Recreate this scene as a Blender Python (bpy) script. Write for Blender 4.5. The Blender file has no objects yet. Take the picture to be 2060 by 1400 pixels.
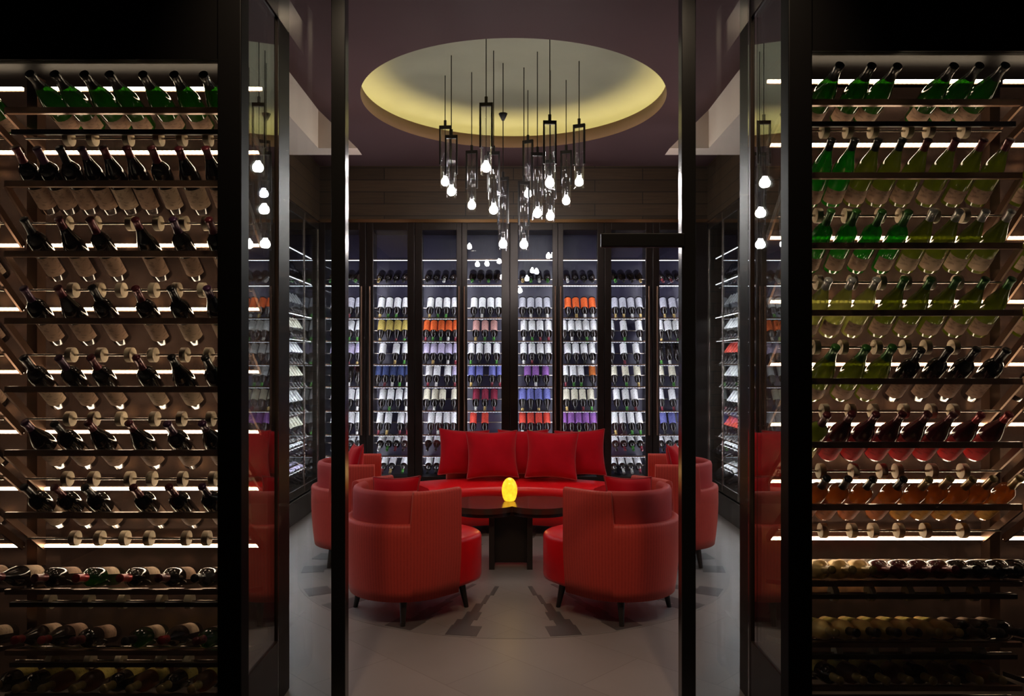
import bpy, math, random
from mathutils import Matrix, Vector
R = math.radians
PI = math.pi
rnd = random.Random(11)
S = bpy.context.scene
COL = S.collection

# ------------------------------------------------------------------ mesh helpers
class MB:
    def __init__(s): s.v = []; s.f = []; s.m = []; s.sm = []
    def add(s, vs, fs, mi=0, smooth=False):
        b = len(s.v); s.v += [tuple(p) for p in vs]
        for f in fs:
            s.f.append(tuple(b + i for i in f)); s.m.append(mi); s.sm.append(smooth)
        return s
    def box(s, x0, x1, y0, y1, z0, z1, mi=0):
        vs = [(x, y, z) for z in (z0, z1) for y in (y0, y1) for x in (x0, x1)]
        return s.add(vs, [(0,2,3,1),(4,5,7,6),(0,1,5,4),(2,6,7,3),(0,4,6,2),(1,3,7,5)], mi)
    def obox(s, p, q, w, h, mi=0):
        """rectangular bar from p to q, w across (horizontal), h tall"""
        p, q = Vector(p), Vector(q); d = (q - p).normalized()
        up = Vector((0,0,1)) if abs(d.z) < .98 else Vector((0,1,0))
        a = d.cross(up).normalized() * (w/2); b = a.cross(d).normalized() * (h/2)
        vs = [c + sa*a + sb*b for c in (p, q) for sa, sb in ((-1,-1),(1,-1),(1,1),(-1,1))]
        return s.add(vs, [(0,3,2,1),(4,5,6,7),(0,1,5,4),(1,2,6,5),(2,3,7,6),(3,0,4,7)], mi)
    def tube(s, p, q, r0, r1=None, n=10, mi=0, caps=True):
        r1 = r0 if r1 is None else r1
        p, q = Vector(p), Vector(q); d = (q - p).normalized()
        up = Vector((0,0,1)) if abs(d.z) < .98 else Vector((1,0,0))
        a = d.cross(up).normalized(); b = d.cross(a)
        vs = []
        for c, r in ((p, r0), (q, r1)):
            for k in range(n):
                t = 2*PI*k/n; vs.append(c + a*math.cos(t)*r + b*math.sin(t)*r)
        s.add(vs, [(k, (k+1) % n, n+(k+1) % n, n+k) for k in range(n)], mi, True)
        if caps: s.add(vs, [tuple(range(n))[::-1], tuple(range(n, 2*n))], mi)
        return s
    def lathe(s, prof, n=20, mi=0, cx=0, cy=0, cz=0, smooth=True):
        vs = []; fs = []; rings = []
        for r, z in prof:
            if r < 1e-6:
                rings.append([len(vs)]); vs.append((cx, cy, cz+z))
            else:
                rings.append(list(range(len(vs), len(vs)+n)))
                vs += [(cx+r*math.cos(2*PI*k/n), cy+r*math.sin(2*PI*k/n), cz+z) for k in range(n)]
        for A, B in zip(rings, rings[1:]):
            for k in range(n):
                k2 = (k+1) % n
                if len(A) == 1 and len(B) == 1: continue
                if len(A) == 1: fs.append((A[0], B[k2], B[k]))
                elif len(B) == 1: fs.append((A[k], A[k2], B[0]))
                else: fs.append((A[k], A[k2], B[k2], B[k]))
        return s.add(vs, fs, mi, smooth)
    def prism(s, pts, z0, z1, mi=0, smooth_side=False):
        n = len(pts)
        vs = [(x, y, z0) for x, y in pts] + [(x, y, z1) for x, y in pts]
        s.add(vs, [tuple(range(n))[::-1], tuple(range(n, 2*n))], mi)
        return s.add(vs, [(k, (k+1) % n, n+(k+1) % n, n+k) for k in range(n)], mi, smooth_side)
    def xform(s, M):
        s.v = [tuple(M @ Vector(p)) for p in s.v]; return s
    def mesh(s, name, mats):
        me = bpy.data.meshes.new(name)
        me.from_pydata(s.v, [], s.f)
        for m in (mats if isinstance(mats, (list, tuple)) else [mats]): me.materials.append(m)
        me.polygons.foreach_set('material_index', s.m)
        me.polygons.foreach_set('use_smooth', s.sm)
        me.update(); me.validate()
        return me
    def obj(s, name, mats, parent=None, loc=None):
        o = bpy.data.objects.new(name, s.mesh(name, mats)); COL.objects.link(o)
        if parent: o.parent = parent
        if loc: o.location = loc
        return o

def tag(o, label=None, cat=None, group=None, kind=None):
    if label: o['label'] = label
    if cat: o['category'] = cat
    if group: o['group'] = group
    if kind: o['kind'] = kind
    return o
def empty(name, loc=(0,0,0), rz=0, label=None, cat=None, group=None):
    o = bpy.data.objects.new(name, None); COL.objects.link(o)
    o.location = loc; o.rotation_euler = (0,0,rz); o.empty_display_size = .05
    return tag(o, label, cat, group)
def inst(name, me, parent=None, loc=(0,0,0), rot=(0,0,0)):
    o = bpy.data.objects.new(name, me); COL.objects.link(o)
    o.location = loc; o.rotation_euler = rot
    if parent: o.parent = parent
    return o
def kids(o): return list(o.children)
def dup(o, parent=None):
    c = o.copy(); COL.objects.link(c)
    if parent: c.parent = parent
    for ch in kids(o): dup(ch, c)
    return c
def structure(o):
    o['kind'] = 'structure'; return o
def bevel(o, w, seg=2):
    m = o.modifiers.new('bevel', 'BEVEL'); m.width = w; m.segments = seg; m.limit_method = 'ANGLE'; m.angle_limit = R(40)
    return o

# ------------------------------------------------------------------ materials
def newmat(name):
    m = bpy.data.materials.new(name); m.use_nodes = True
    nt = m.node_tree; nt.nodes.clear()
    out = nt.nodes.new('ShaderNodeOutputMaterial')
    return m, nt, out
def pbr(name, col, rough=.5, metal=0, spec=.5, coat=0, sheen=0, noise=None, bump=0, nscale=20):
    m, nt, out = newmat(name)
    p = nt.nodes.new('ShaderNodeBsdfPrincipled'); nt.links.new(p.outputs[0], out.inputs[0])
    p.inputs['Base Color'].default_value = (*col, 1); p.inputs['Roughness'].default_value = rough
    p.inputs['Metallic'].default_value = metal; p.inputs['Specular IOR Level'].default_value = spec
    p.inputs['Sheen Tint'].default_value = (1,.22,.22,1); p.inputs['Coat Weight'].default_value = coat; p.inputs['Sheen Weight'].default_value = sheen
    if noise or bump:
        tc = nt.nodes.new('ShaderNodeTexCoord'); nz = nt.nodes.new('ShaderNodeTexNoise')
        nz.inputs['Scale'].default_value = nscale; nz.inputs['Detail'].default_value = 4
        nt.links.new(tc.outputs['Object'], nz.inputs['Vector'])
        if noise:
            mx = nt.nodes.new('ShaderNodeMix'); mx.data_type = 'RGBA'
            mx.inputs[6].default_value = (*col, 1); mx.inputs[7].default_value = (*noise, 1)
            nt.links.new(nz.outputs[0], mx.inputs[0]); nt.links.new(mx.outputs[2], p.inputs['Base Color'])
        if bump:
            b = nt.nodes.new('ShaderNodeBump'); b.inputs['Strength'].default_value = bump; b.inputs['Distance'].default_value = .01
            nt.links.new(nz.outputs[0], b.inputs['Height']); nt.links.new(b.outputs[0], p.inputs['Normal'])
    return m
def two_sided_fresnel(nt, ior):
    """same reflectance on entering and on leaving a thin pane"""
    fr = nt.nodes.new('ShaderNodeFresnel'); ge = nt.nodes.new('ShaderNodeNewGeometry')
    mm = nt.nodes.new('ShaderNodeMath'); mm.operation = 'MULTIPLY_ADD'; mm.inputs[1].default_value = 1/ior - ior; mm.inputs[2].default_value = ior
    nt.links.new(ge.outputs['Backfacing'], mm.inputs[0]); nt.links.new(mm.outputs[0], fr.inputs[0]); return fr
def pane_glass(name, ior=1.5, tint=(.93,.95,.95), boost=1.0):
    m, nt, out = newmat(name)
    tr = nt.nodes.new('ShaderNodeBsdfTransparent'); tr.inputs[0].default_value = (*tint, 1)
    gl = nt.nodes.new('ShaderNodeBsdfGlossy'); gl.inputs['Roughness'].default_value = .0
    gl.inputs[0].default_value = (1,1,1,1)
    fr = two_sided_fresnel(nt, ior)
    mu = nt.nodes.new('ShaderNodeMath'); mu.operation = 'MULTIPLY'; mu.inputs[1].default_value = boost; mu.use_clamp = True
    mx = nt.nodes.new('ShaderNodeMixShader')
    nt.links.new(fr.outputs[0], mu.inputs[0]); nt.links.new(mu.outputs[0], mx.inputs[0])
    nt.links.new(tr.outputs[0], mx.inputs[1]); nt.links.new(gl.outputs[0], mx.inputs[2]); nt.links.new(mx.outputs[0], out.inputs[0])
    return m
def tinted(name, col, body=.35, rough=.06):
    """coloured bottle glass: tinted see-through plus a little translucent scatter and a glossy skin"""
    m, nt, out = newmat(name)
    tr = nt.nodes.new('ShaderNodeBsdfTransparent'); tr.inputs[0].default_value = (*col, 1)
    tl = nt.nodes.new('ShaderNodeBsdfTranslucent'); tl.inputs[0].default_value = (*col, 1)
    mx = nt.nodes.new('ShaderNodeMixShader'); mx.inputs[0].default_value = body
    gl = nt.nodes.new('ShaderNodeBsdfGlossy'); gl.inputs['Roughness'].default_value = rough
    fr = two_sided_fresnel(nt, 1.5)
    m2 = nt.nodes.new('ShaderNodeMixShader')
    nt.links.new(tr.outputs[0], mx.inputs[1]); nt.links.new(tl.outputs[0], mx.inputs[2])
    nt.links.new(fr.outputs[0], m2.inputs[0]); nt.links.new(mx.outputs[0], m2.inputs[1]); nt.links.new(gl.outputs[0], m2.inputs[2])
    nt.links.new(m2.outputs[0], out.inputs[0])
    return m
def emit(name, col, strength):
    m, nt, out = newmat(name)
    e = nt.nodes.new('ShaderNodeEmission'); e.inputs[0].default_value = (*col, 1); e.inputs[1].default_value = strength
    nt.links.new(e.outputs[0], out.inputs[0]); return m
def led(name, col, strength, pitch=.02):
    """LED tape: a row of bright diodes along local x"""
    m, nt, out = newmat(name)
    e = nt.nodes.new('ShaderNodeEmission'); e.inputs[0].default_value = (*col, 1)
    tc = nt.nodes.new('ShaderNodeTexCoord'); sx = nt.nodes.new('ShaderNodeSeparateXYZ')
    a = nt.nodes.new('ShaderNodeMath'); a.operation = 'MULTIPLY'; a.inputs[1].default_value = 2*PI/pitch
    b = nt.nodes.new('ShaderNodeMath'); b.operation = 'SINE'
    c = nt.nodes.new('ShaderNodeMath'); c.operation = 'MULTIPLY_ADD'; c.inputs[1].default_value = strength*.45; c.inputs[2].default_value = strength
    nt.links.new(tc.outputs['Object'], sx.inputs[0]); nt.links.new(sx.outputs[0], a.inputs[0]); nt.links.new(a.outputs[0], b.inputs[0])
    nt.links.new(b.outputs[0], c.inputs[0]); nt.links.new(c.outputs[0], e.inputs[1]); nt.links.new(e.outputs[0], out.inputs[0])
    return m
def stripes(name, c1, c2, n=90, rough=.6):
    """fabric with fine vertical stripes around a curved shell"""
    m, nt, out = newmat(name)
    p = nt.nodes.new('ShaderNodeBsdfPrincipled'); nt.links.new(p.outputs[0], out.inputs[0])
    p.inputs['Roughness'].default_value = rough; p.inputs['Sheen Weight'].default_value = .25
    p.inputs['Sheen Tint'].default_value = (1,.4,.3,1); p.inputs['Specular IOR Level'].default_value = .35
    tc = nt.nodes.new('ShaderNodeTexCoord'); g = nt.nodes.new('ShaderNodeTexGradient'); g.gradient_type = 'RADIAL'
    a = nt.nodes.new('ShaderNodeMath'); a.operation = 'MULTIPLY'; a.inputs[1].default_value = 2*PI*n
    b = nt.nodes.new('ShaderNodeMath'); b.operation = 'SINE'
    c = nt.nodes.new('ShaderNodeMath'); c.operation = 'MULTIPLY_ADD'; c.inputs[1].default_value = .5; c.inputs[2].default_value = .5
    nz = nt.nodes.new('ShaderNodeTexNoise'); nz.inputs['Scale'].default_value = 60
    d = nt.nodes.new('ShaderNodeMath'); d.operation = 'MULTIPLY'
    mx = nt.nodes.new('ShaderNodeMix'); mx.data_type = 'RGBA'; mx.inputs[6].default_value = (*c1, 1); mx.inputs[7].default_value = (*c2, 1)
    L = nt.links.new
    L(tc.outputs['Object'], g.inputs[0]); L(g.outputs[1], a.inputs[0]); L(a.outputs[0], b.inputs[0]); L(b.outputs[0], c.inputs[0])
    L(tc.outputs['Object'], nz.inputs[0]); L(c.outputs[0], d.inputs[0]); L(nz.outputs[0], d.inputs[1]); L(d.outputs[0], mx.inputs[0]); L(mx.outputs[2], p.inputs[0])
    return m
def planks(name, c1, c2, axis='x', w=1.4, h=.13, rough=.45):
    m, nt, out = newmat(name)
    L = nt.links.new
    p = nt.nodes.new('ShaderNodeBsdfPrincipled'); L(p.outputs[0], out.inputs[0]); p.inputs['Roughness'].default_value = rough
    tc = nt.nodes.new('ShaderNodeTexCoord'); sx = nt.nodes.new('ShaderNodeSeparateXYZ'); cb = nt.nodes.new('ShaderNodeCombineXYZ')
    L(tc.outputs['Object'], sx.inputs[0]); L(sx.outputs[0 if axis == 'x' else 1], cb.inputs[0]); L(sx.outputs[2], cb.inputs[1])
    br = nt.nodes.new('ShaderNodeTexBrick'); L(cb.outputs[0], br.inputs[0])
    br.inputs['Color1'].default_value = (*c1, 1); br.inputs['Color2'].default_value = (*c2, 1); br.inputs['Mortar'].default_value = (.004,.003,.002,1)
    br.inputs['Scale'].default_value = 1; br.inputs['Brick Width'].default_value = w; br.inputs['Row Height'].default_value = h
    br.inputs['Mortar Size'].default_value = .004; br.offset = .37
    mp = nt.nodes.new('ShaderNodeMapping'); mp.inputs['Scale'].default_value = (3, 60, 1); L(cb.outputs[0], mp.inputs[0])
    nz = nt.nodes.new('ShaderNodeTexNoise'); nz.inputs['Scale'].default_value = 1; nz.inputs['Detail'].default_value = 5; L(mp.outputs[0], nz.inputs[0])
    mx = nt.nodes.new('ShaderNodeMix'); mx.data_type = 'RGBA'; mx.blend_type = 'MULTIPLY'; mx.inputs[0].default_value = .6
    L(br.outputs[0], mx.inputs[6]); L(nz.outputs[0], mx.inputs[7]); L(mx.outputs[2], p.inputs[0])
    return m
def stone(name, c1, c2, joint, tile=(.9,.45), rough=.38):
    m, nt, out = newmat(name)
    L = nt.links.new
    p = nt.nodes.new('ShaderNodeBsdfPrincipled'); L(p.outputs[0], out.inputs[0]); p.inputs['Roughness'].default_value = rough
    tc = nt.nodes.new('ShaderNodeTexCoord')
    n1 = nt.nodes.new('ShaderNodeTexNoise'); n1.inputs['Scale'].default_value = 2.3; n1.inputs['Detail'].default_value = 6; L(tc.outputs['Object'], n1.inputs[0])
    mx = nt.nodes.new('ShaderNodeMix'); mx.data_type = 'RGBA'; mx.inputs[6].default_value = (*c1, 1); mx.inputs[7].default_value = (*c2, 1); L(n1.outputs[0], mx.inputs[0])
    mp = nt.nodes.new('ShaderNodeMapping'); mp.inputs['Rotation'].default_value = (0, 0, R(45)); L(tc.outputs['Object'], mp.inputs[0])
    br = nt.nodes.new('ShaderNodeTexBrick'); L(mp.outputs[0], br.inputs[0])
    br.inputs['Color1'].default_value = (1,1,1,1); br.inputs['Color2'].default_value = (.9,.9,.9,1); br.inputs['Mortar'].default_value = (*joint, 1)
    br.inputs['Scale'].default_value = 1; br.inputs['Brick Width'].default_value = tile[0]; br.inputs['Row Height'].default_value = tile[1]; br.inputs['Mortar Size'].default_value = .003
    m2 = nt.nodes.new('ShaderNodeMix'); m2.data_type = 'RGBA'; m2.blend_type = 'MULTIPLY'; m2.inputs[0].default_value = 1
    L(mx.outputs[2], m2.inputs[6]); L(br.outputs[0], m2.inputs[7]); L(m2.outputs[2], p.inputs[0])
    return m

M = {}
M['black'] = pbr('black_lacquer', (.006,.0055,.005), .22)
M['black_matte'] = pbr('matt_black_panel', (.0025,.002,.002), .5, spec=.12)
M['bronze_dark'] = pbr('dark_bronze_frame', (.018,.010,.007), .32, metal=.4)
M['brown_lacquer'] = pbr('dark_brown_lacquer', (.022,.013,.009), .40, spec=.15)
M['bronze'] = pbr('bronze_metal', (.20,.115,.075), .32, metal=.85)
M['bronze_polished'] = pbr('polished_bronze', (.38,.22,.12), .2, metal=1)  # smoother, lighter bronze for the cabinet-top trim
M['steel'] = pbr('steel_rod', (.42,.36,.31), .25, metal=1)
M['plinth'] = pbr('dark_stone_plinth', (.035,.026,.020), .5, noise=(.05,.036,.027), nscale=8)
M['peg'] = pbr('pale_wood_disc', (.74,.60,.42), .6)
M['back_bronze'] = pbr('bronze_mirror_back', (.26,.165,.135), .20, metal=.75, noise=(.17,.105,.085), nscale=3)
M['back_violet'] = pbr('violet_grey_cabinet_back', (.045,.038,.085), .35, noise=(.03,.026,.06), nscale=6)
M['glass'] = pane_glass('clear_pane')
M['glass_side'] = pane_glass('double_glazed_side_pane', 1.5, (.93,.96,.95), 2.5)
M['ceiling'] = pbr('mauve_ceiling_paint', (.090,.050,.050), .8, spec=.15, noise=(.102,.058,.058), nscale=1.2)
M['cove'] = pbr('cream_cove_plaster', (.34,.34,.245), .7, noise=(.28,.28,.205), nscale=3)
M['cove_lip'] = pbr('brown_cove_lip', (.26,.145,.075), .6)
M['soffit'] = pbr('pale_lilac_soffit_paint', (.66,.53,.43), .7)
M['wood_back'] = planks('dark_walnut_boards_back', (.058,.034,.017), (.095,.055,.028), 'x')
M['wood_side'] = planks('dark_walnut_boards_side', (.07,.041,.022), (.11,.064,.034), 'y')
M['floor'] = stone('warm_grey_stone', (.24,.195,.175), (.185,.15,.135), (.72,.70,.70))
M['inlay'] = stone('grey_inlay_stone', (.195,.160,.146), (.148,.124,.114), (.75,.75,.75), (.5,.25))
M['inlay_dark'] = pbr('dark_inlay_stone', (.045,.037,.035), .4, noise=(.06,.05,.047), nscale=5)
M['fabric'] = stripes('orange_red_striped_fabric', (.46,.036,.024), (.30,.021,.015), 120)
M['fabric_in'] = pbr('red_back_fabric', (.42,.026,.022), .65, sheen=.1, noise=(.34,.02,.018), nscale=40)
M['leather'] = pbr('red_leather', (.68,.006,.010), .32, spec=.4, noise=(.58,.005,.008), bump=.05, nscale=30)
M['velvet'] = pbr('red_velvet', (.43,.002,.010), .85, spec=.08, sheen=.45, noise=(.29,.0012,.006), bump=.15, nscale=9)
M['piping'] = pbr('dark_red_piping', (.30,.008,.012), .6)
M['legwood'] = pbr('dark_leg_wood', (.013,.008,.006), .35)
M['tablewood'] = pbr('dark_polished_table_wood', (.055,.024,.016), .22, coat=.3, noise=(.035,.015,.011), nscale=10)
M['iron'] = pbr('black_iron', (.012,.010,.009), .4, metal=.5)
M['tubeglass'] = pane_glass('lamp_glass_tube', 1.35, (.96,.97,1.0), 1.0)
M['bulb'] = emit('lamp_bulb', (1,.91,.82), 150)
M['led_warm'] = led('warm_led_tape', (1,.75,.51), 20)
M['led_cool'] = led('cool_led_tape', (.92,.88,1), 6, .03)
M['led_vert'] = emit('added_cool_door_light', (.92,.90,1), 33)
M['led_side'] = emit('cool_side_cabinet_light', (.95,.93,1), 88)
M['led_rail'] = led('dim_cool_led_tape', (.92,.88,1), 1.3, .03)
M['led_cove'] = emit('cove_led_tape', (1,.80,.36), 14)
M['candle'] = None
M['added_downlight'] = emit('added_downlight_lens', (1,.85,.68), 25)

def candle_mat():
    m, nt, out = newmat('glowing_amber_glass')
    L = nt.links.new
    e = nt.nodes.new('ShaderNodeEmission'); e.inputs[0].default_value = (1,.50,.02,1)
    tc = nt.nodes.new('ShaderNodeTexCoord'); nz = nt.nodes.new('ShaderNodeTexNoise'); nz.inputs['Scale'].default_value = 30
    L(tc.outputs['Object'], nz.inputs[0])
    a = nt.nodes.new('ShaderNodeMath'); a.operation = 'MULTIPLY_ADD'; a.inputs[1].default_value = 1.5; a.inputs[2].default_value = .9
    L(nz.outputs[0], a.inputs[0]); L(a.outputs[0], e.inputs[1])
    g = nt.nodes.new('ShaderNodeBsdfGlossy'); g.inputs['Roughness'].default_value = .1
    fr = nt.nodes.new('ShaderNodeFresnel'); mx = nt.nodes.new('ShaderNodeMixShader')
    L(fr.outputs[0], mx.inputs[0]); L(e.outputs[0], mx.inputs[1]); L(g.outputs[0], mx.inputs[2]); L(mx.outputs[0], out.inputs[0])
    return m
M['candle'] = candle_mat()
M['flame'] = emit('candle_flame', (1,.62,.2), 60)

GL = {  # bottle glass
 'dark': pbr('dark_bottle_glass', (.010,.006,.005), .09),
 'deepgreen': tinted('deep_green_bottle_glass', (.05,.20,.02), .6),
 'green': tinted('bright_green_bottle_glass', (.04,.30,.02), .75),
 'olive': tinted('olive_bottle_glass', (.22,.25,.03), .78),
 'pale': tinted('pale_straw_bottle_glass', (.42,.42,.18), .75),
 'rose': tinted('red_rose_bottle_glass', (.42,.035,.04), .85),
 'amber': tinted('amber_bottle_glass', (.45,.20,.04), .75),
 'gold': pbr('gold_foil_bottle', (.80,.52,.17), .38, metal=.35),
 'wine': pbr('wine_red_bottle_glass', (.12,.010,.018), .15),
}
def labelmat(name, col):
    m, nt, out = newmat(name)
    L = nt.links.new
    p = nt.nodes.new('ShaderNodeBsdfPrincipled'); L(p.outputs[0], out.inputs[0]); p.inputs['Roughness'].default_value = .7; p.inputs['Specular IOR Level'].default_value = .12
    tc = nt.nodes.new('ShaderNodeTexCoord'); mp = nt.nodes.new('ShaderNodeMapping'); mp.inputs['Scale'].default_value = (60, 60, 130)
    L(tc.outputs['Object'], mp.inputs[0])
    nz = nt.nodes.new('ShaderNodeTexNoise'); nz.inputs['Scale'].default_value = 1; nz.inputs['Detail'].default_value = 1; L(mp.outputs[0], nz.inputs[0])
    gt = nt.nodes.new('ShaderNodeMath'); gt.operation = 'GREATER_THAN'; gt.inputs[1].default_value = .60; L(nz.outputs[0], gt.inputs[0])
    mx = nt.nodes.new('ShaderNodeMix'); mx.data_type = 'RGBA'; mx.inputs[6].default_value = (*col, 1); mx.inputs[7].default_value = (*[c*.72 for c in col], 1)
    L(gt.outputs[0], mx.inputs[0]); L(mx.outputs[2], p.inputs[0]); return m
LB = {k: labelmat(k + '_paper_label', c) for k, c in {
 'cream': (.48,.34,.235), 'white': (.85,.85,.86), 'gold': (.55,.43,.12), 'orange': (.72,.13,.035), 'lilac': (.60,.53,.74), 'grey': (.50,.50,.56),
 'blue': (.16,.17,.45), 'navy': (.05,.07,.18), 'maroon': (.25,.03,.06), 'red': (.70,.08,.055), 'crimson': (.46,.012,.010), 'honey': (.50,.24,.03), 'violet': (.30,.13,.42), 'ivory': (.78,.74,.58), 'rust': (.42,.12,.03),
 'beige': (.36,.225,.155), 'pink': (.62,.33,.30)}.items()}
CP = {k: pbr(k + '_capsule_foil', c, .3, metal=.3) for k, c in {
 'black': (.012,.010,.010), 'maroon': (.16,.018,.03), 'red': (.45,.02,.03), 'gold': (.50,.34,.12), 'green': (.05,.20,.03), 'white': (.7,.68,.66), 'purple': (.10,.03,.09)}.items()}

# ------------------------------------------------------------------ bottles
PROF = {
 'bordeaux': [(0,.012),(.022,.006),(.034,0),(.0375,.004),(.0375,.190),(.0345,.207),(.024,.224),(.0160,.236),(.0142,.25),(.0140,.290),(.0155,.291),(.0155,.30),(0,.30)],
 'burgundy': [(0,.012),(.026,.006),(.038,0),(.0410,.004),(.0410,.150),(.0385,.175),(.030,.203),(.0205,.232),(.0155,.255),(.0142,.270),(.0140,.288),(.0155,.29),(.0155,.298),(0,.298)],
 'champagne': [(0,.014),(.028,.006),(.041,0),(.0440,.005),(.0440,.145),(.0405,.175),(.030,.212),(.0210,.242),(.0165,.262),(.0150,.285),(.0172,.288),(.0172,.305),(0,.306)],
}
MESH = {}
def bottle_mesh(shape, glass, n):
    k = ('b', shape, glass, n)
    if k not in MESH: MESH[k] = MB().lathe(PROF[shape], n).mesh('wine_bottle', GL[glass])
    return MESH[k]
def rad(shape): return max(r for r, z in PROF[shape])
def label_mesh(shape, col, n, z0=.045, z1=.135, half=R(88)):
    k = ('l', shape, col, n, z0, z1)
    if k not in MESH:
        r = rad(shape) + .0007; vs = []; nn = n
        for z in (z0, z1):
            for i in range(nn+1):
                t = PI/2 + half*(2*i/nn - 1)
                vs.append((r*math.cos(t), r*math.sin(t), z))
        fs = [(i, i+1, nn+2+i, nn+1+i) for i in range(nn)]
        MESH[k] = MB().add(vs, fs, 0, True).mesh('label', LB[col])
    return MESH[k]
def capsule_mesh(shape, col, n):
    k = ('c', shape, col, n)
    if k not in MESH:
        pr = [(r+.0009, z) for r, z in PROF[shape] if z > .232 and r > 0]
        top = PROF[shape][-1][1] + .001
        MESH[k] = MB().lathe(pr + [(pr[-1][0], top), (0, top)], n).mesh('capsule', CP[col])
    return MESH[k]
def bottle(loc, tilt, spin, shape, glass, label, cap, text, group, n=20, zlab=(.045,.135), roll=0.0, name='wine_bottle'):
    """loc = base centre; tilt from upright about world X (neck leans to the viewer); label on local +Y"""
    o = inst(name, bottle_mesh(shape, glass, n), None, loc)
    o.rotation_euler = (Matrix.Rotation(tilt, 3, 'X') @ Matrix.Rotation(spin + roll, 3, 'Z')).to_euler()
    tag(o, text, 'bottle', group)
    if label: inst('label', label_mesh(shape, label, max(8, n//2), *zlab), o)
    if cap: inst('capsule', capsule_mesh(shape, cap, max(8, n//2)), o)
    return o
ORD = ['first','second','third','fourth','fifth','sixth','seventh','eighth','ninth','tenth','eleventh','twelfth','thirteenth','fourteenth','fifteenth']

# ================================================================== THE ROOM  (X right, Y into the room, Z up; eye at z = 1.5)
CEIL = 3.66; BACK = 8.06; SIDE = 2.10; CC = (0.0, 6.16); CR = 1.24
structure(MB().box(-3.4, 3.4, -1.5, 8.7, -.1, 0).obj('floor', M['floor']))

def ceiling():
    cx, cy = CC; x0, x1, y0, y1 = -3.4, 3.4, -1.5, 8.7
    angs = [2*PI*k/120 for k in range(120)] + [math.atan2(y-cy, x-cx) % (2*PI) for x in (x0, x1) for y in (y0, y1)]
    angs = sorted(set(angs)); vi = []; vo = []
    for t in angs:
        c, s_ = math.cos(t), math.sin(t); vi.append((cx+CR*c, cy+CR*s_, CEIL))
        k = min(((x1-cx)/c if c > 1e-9 else (x0-cx)/c if c < -1e-9 else 1e9), ((y1-cy)/s_ if s_ > 1e-9 else (y0-cy)/s_ if s_ < -1e-9 else 1e9))
        vo.append((cx+k*c, cy+k*s_, CEIL))
    n = len(angs); mb = MB()
    mb.add(vi+vo, [(k, (k+1) % n, n+(k+1) % n, n+k) for k in range(n)])
    structure(mb.obj('ceiling', M['ceiling']))
    # round lip, ledge and recessed plaster disc above the opening
    structure(MB().lathe([(CR+.001,0),(CR+.001,.115),(CR+.02,.115),(CR+.02,.001)], 120, 0, cx, cy, CEIL).obj('trim_1', M['cove_lip']))
    structure(MB().lathe([(CR+.02,.04),(CR+.30,.04),(CR+.32,.10),(CR+.30,.19),(CR+.22,.255),(CR+.08,.29),(CR-.2,.30),(.4,.30),(0,.30)], 120, 0, cx, cy, CEIL).obj('ceiling_recess', M['cove']))
    o = MB().lathe([(CR+.09,.045),(CR+.14,.045),(CR+.14,.058),(CR+.09,.058),(CR+.09,.045)], 120, 0, cx, cy, CEIL).obj('cove_light', M['led_cove'])
    tag(o, 'ring of warm yellow light tape hidden behind the round ceiling recess lip', 'light')
ceiling()

# side soffits
for s, nm in ((-1,'left'),(1,'right')):
    a, b = (1.65, 2.2) if s > 0 else (-2.2, -1.65)
    mb = MB().box(a, b, 3.2, 6.5, 3.335, CEIL)
    x = s*1.65
    mb.add([(x,6.3,3.335),(x,6.5,3.335),(x-s*.33,6.5,3.335),(x-s*.33,6.3,3.335),(x,6.3,CEIL),(x,6.5,CEIL)], [(0,1,2,3),(0,3,4),(1,5,2),(3,2,5,4)])
    structure(mb.obj('trim_2' if s < 0 else 'trim_3', M['soffit']))

# walls
structure(MB().box(-3.4, 3.4, 8.52, 8.62, 0, CEIL).obj('wall_back', M['wood_back']))
structure(MB().box(-2.5, 2.5, BACK+.02, 8.52, 3.06, CEIL).obj('trim_4', M['wood_back']))
structure(MB().box(-SIDE-.03, SIDE+.03, BACK-.03, BACK+.06, 3.04, 3.075).obj('trim_5', M['bronze_polished']))
for s, nm in ((-1,'left'),(1,'right')):
    x = s*SIDE
    a, b = sorted((x, x+s*.5))
    structure(MB().box(*sorted((s*2.55, s*2.65)), 3.47, 8.55, 0, CEIL).obj('wall_'+nm, M['wood_side']))
    structure(MB().box(a, b, 3.56, 8.55, 3.06, CEIL).obj('trim_6' if s < 0 else 'trim_7', M['wood_side']))
    structure(MB().box(a, b, 3.47, 3.775, 0, 3.06).obj('trim_8' if s < 0 else 'trim_9', M['wood_side']))

# floor inlay: round darker field with stepped rays
FC = (0.0, 5.67); FR = 1.58
structure(MB().lathe([(0,.0012),(FR,.0012),(FR,0)], 120, 0, FC[0], FC[1], 0, False).obj('floor_inlay', M['inlay']))
mb = MB()
for k in range(20):
    t0 = R(9 + 18*k)
    d = Vector((math.sin(t0), -math.cos(t0), 0)); q = Vector((d.y, -d.x, 0)) * (1 if k % 2 else -1)
    for i, (r0, r1, o0, o1) in enumerate(((.62,.82,.00,.03),(.82,1.00,.02,.05),(1.00,1.16,.03,.08),(1.16,1.30,.01,.10),(1.30,1.40,.03,.13),(1.40,1.56,-.04,.14))):
        c = Vector((FC[0], FC[1], .0022))
        P = [c + d*r + q*o for r, o in ((r0,o0),(r0,o1),(r1,o1),(r1,o0))]
        vs = P + [p - Vector((0,0,.0015)) for p in P]
        nrm = (P[1]-P[0]).cross(P[2]-P[0]).z
        f = [(0,1,2,3)] if nrm > 0 else [(3,2,1,0)]
        mb.add(vs, f + [(0,4,5,1),(1,5,6,2),(2,6,7,3),(3,7,4,0)])
structure(mb.obj('floor_inlay_rays', M['inlay_dark']))

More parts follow.
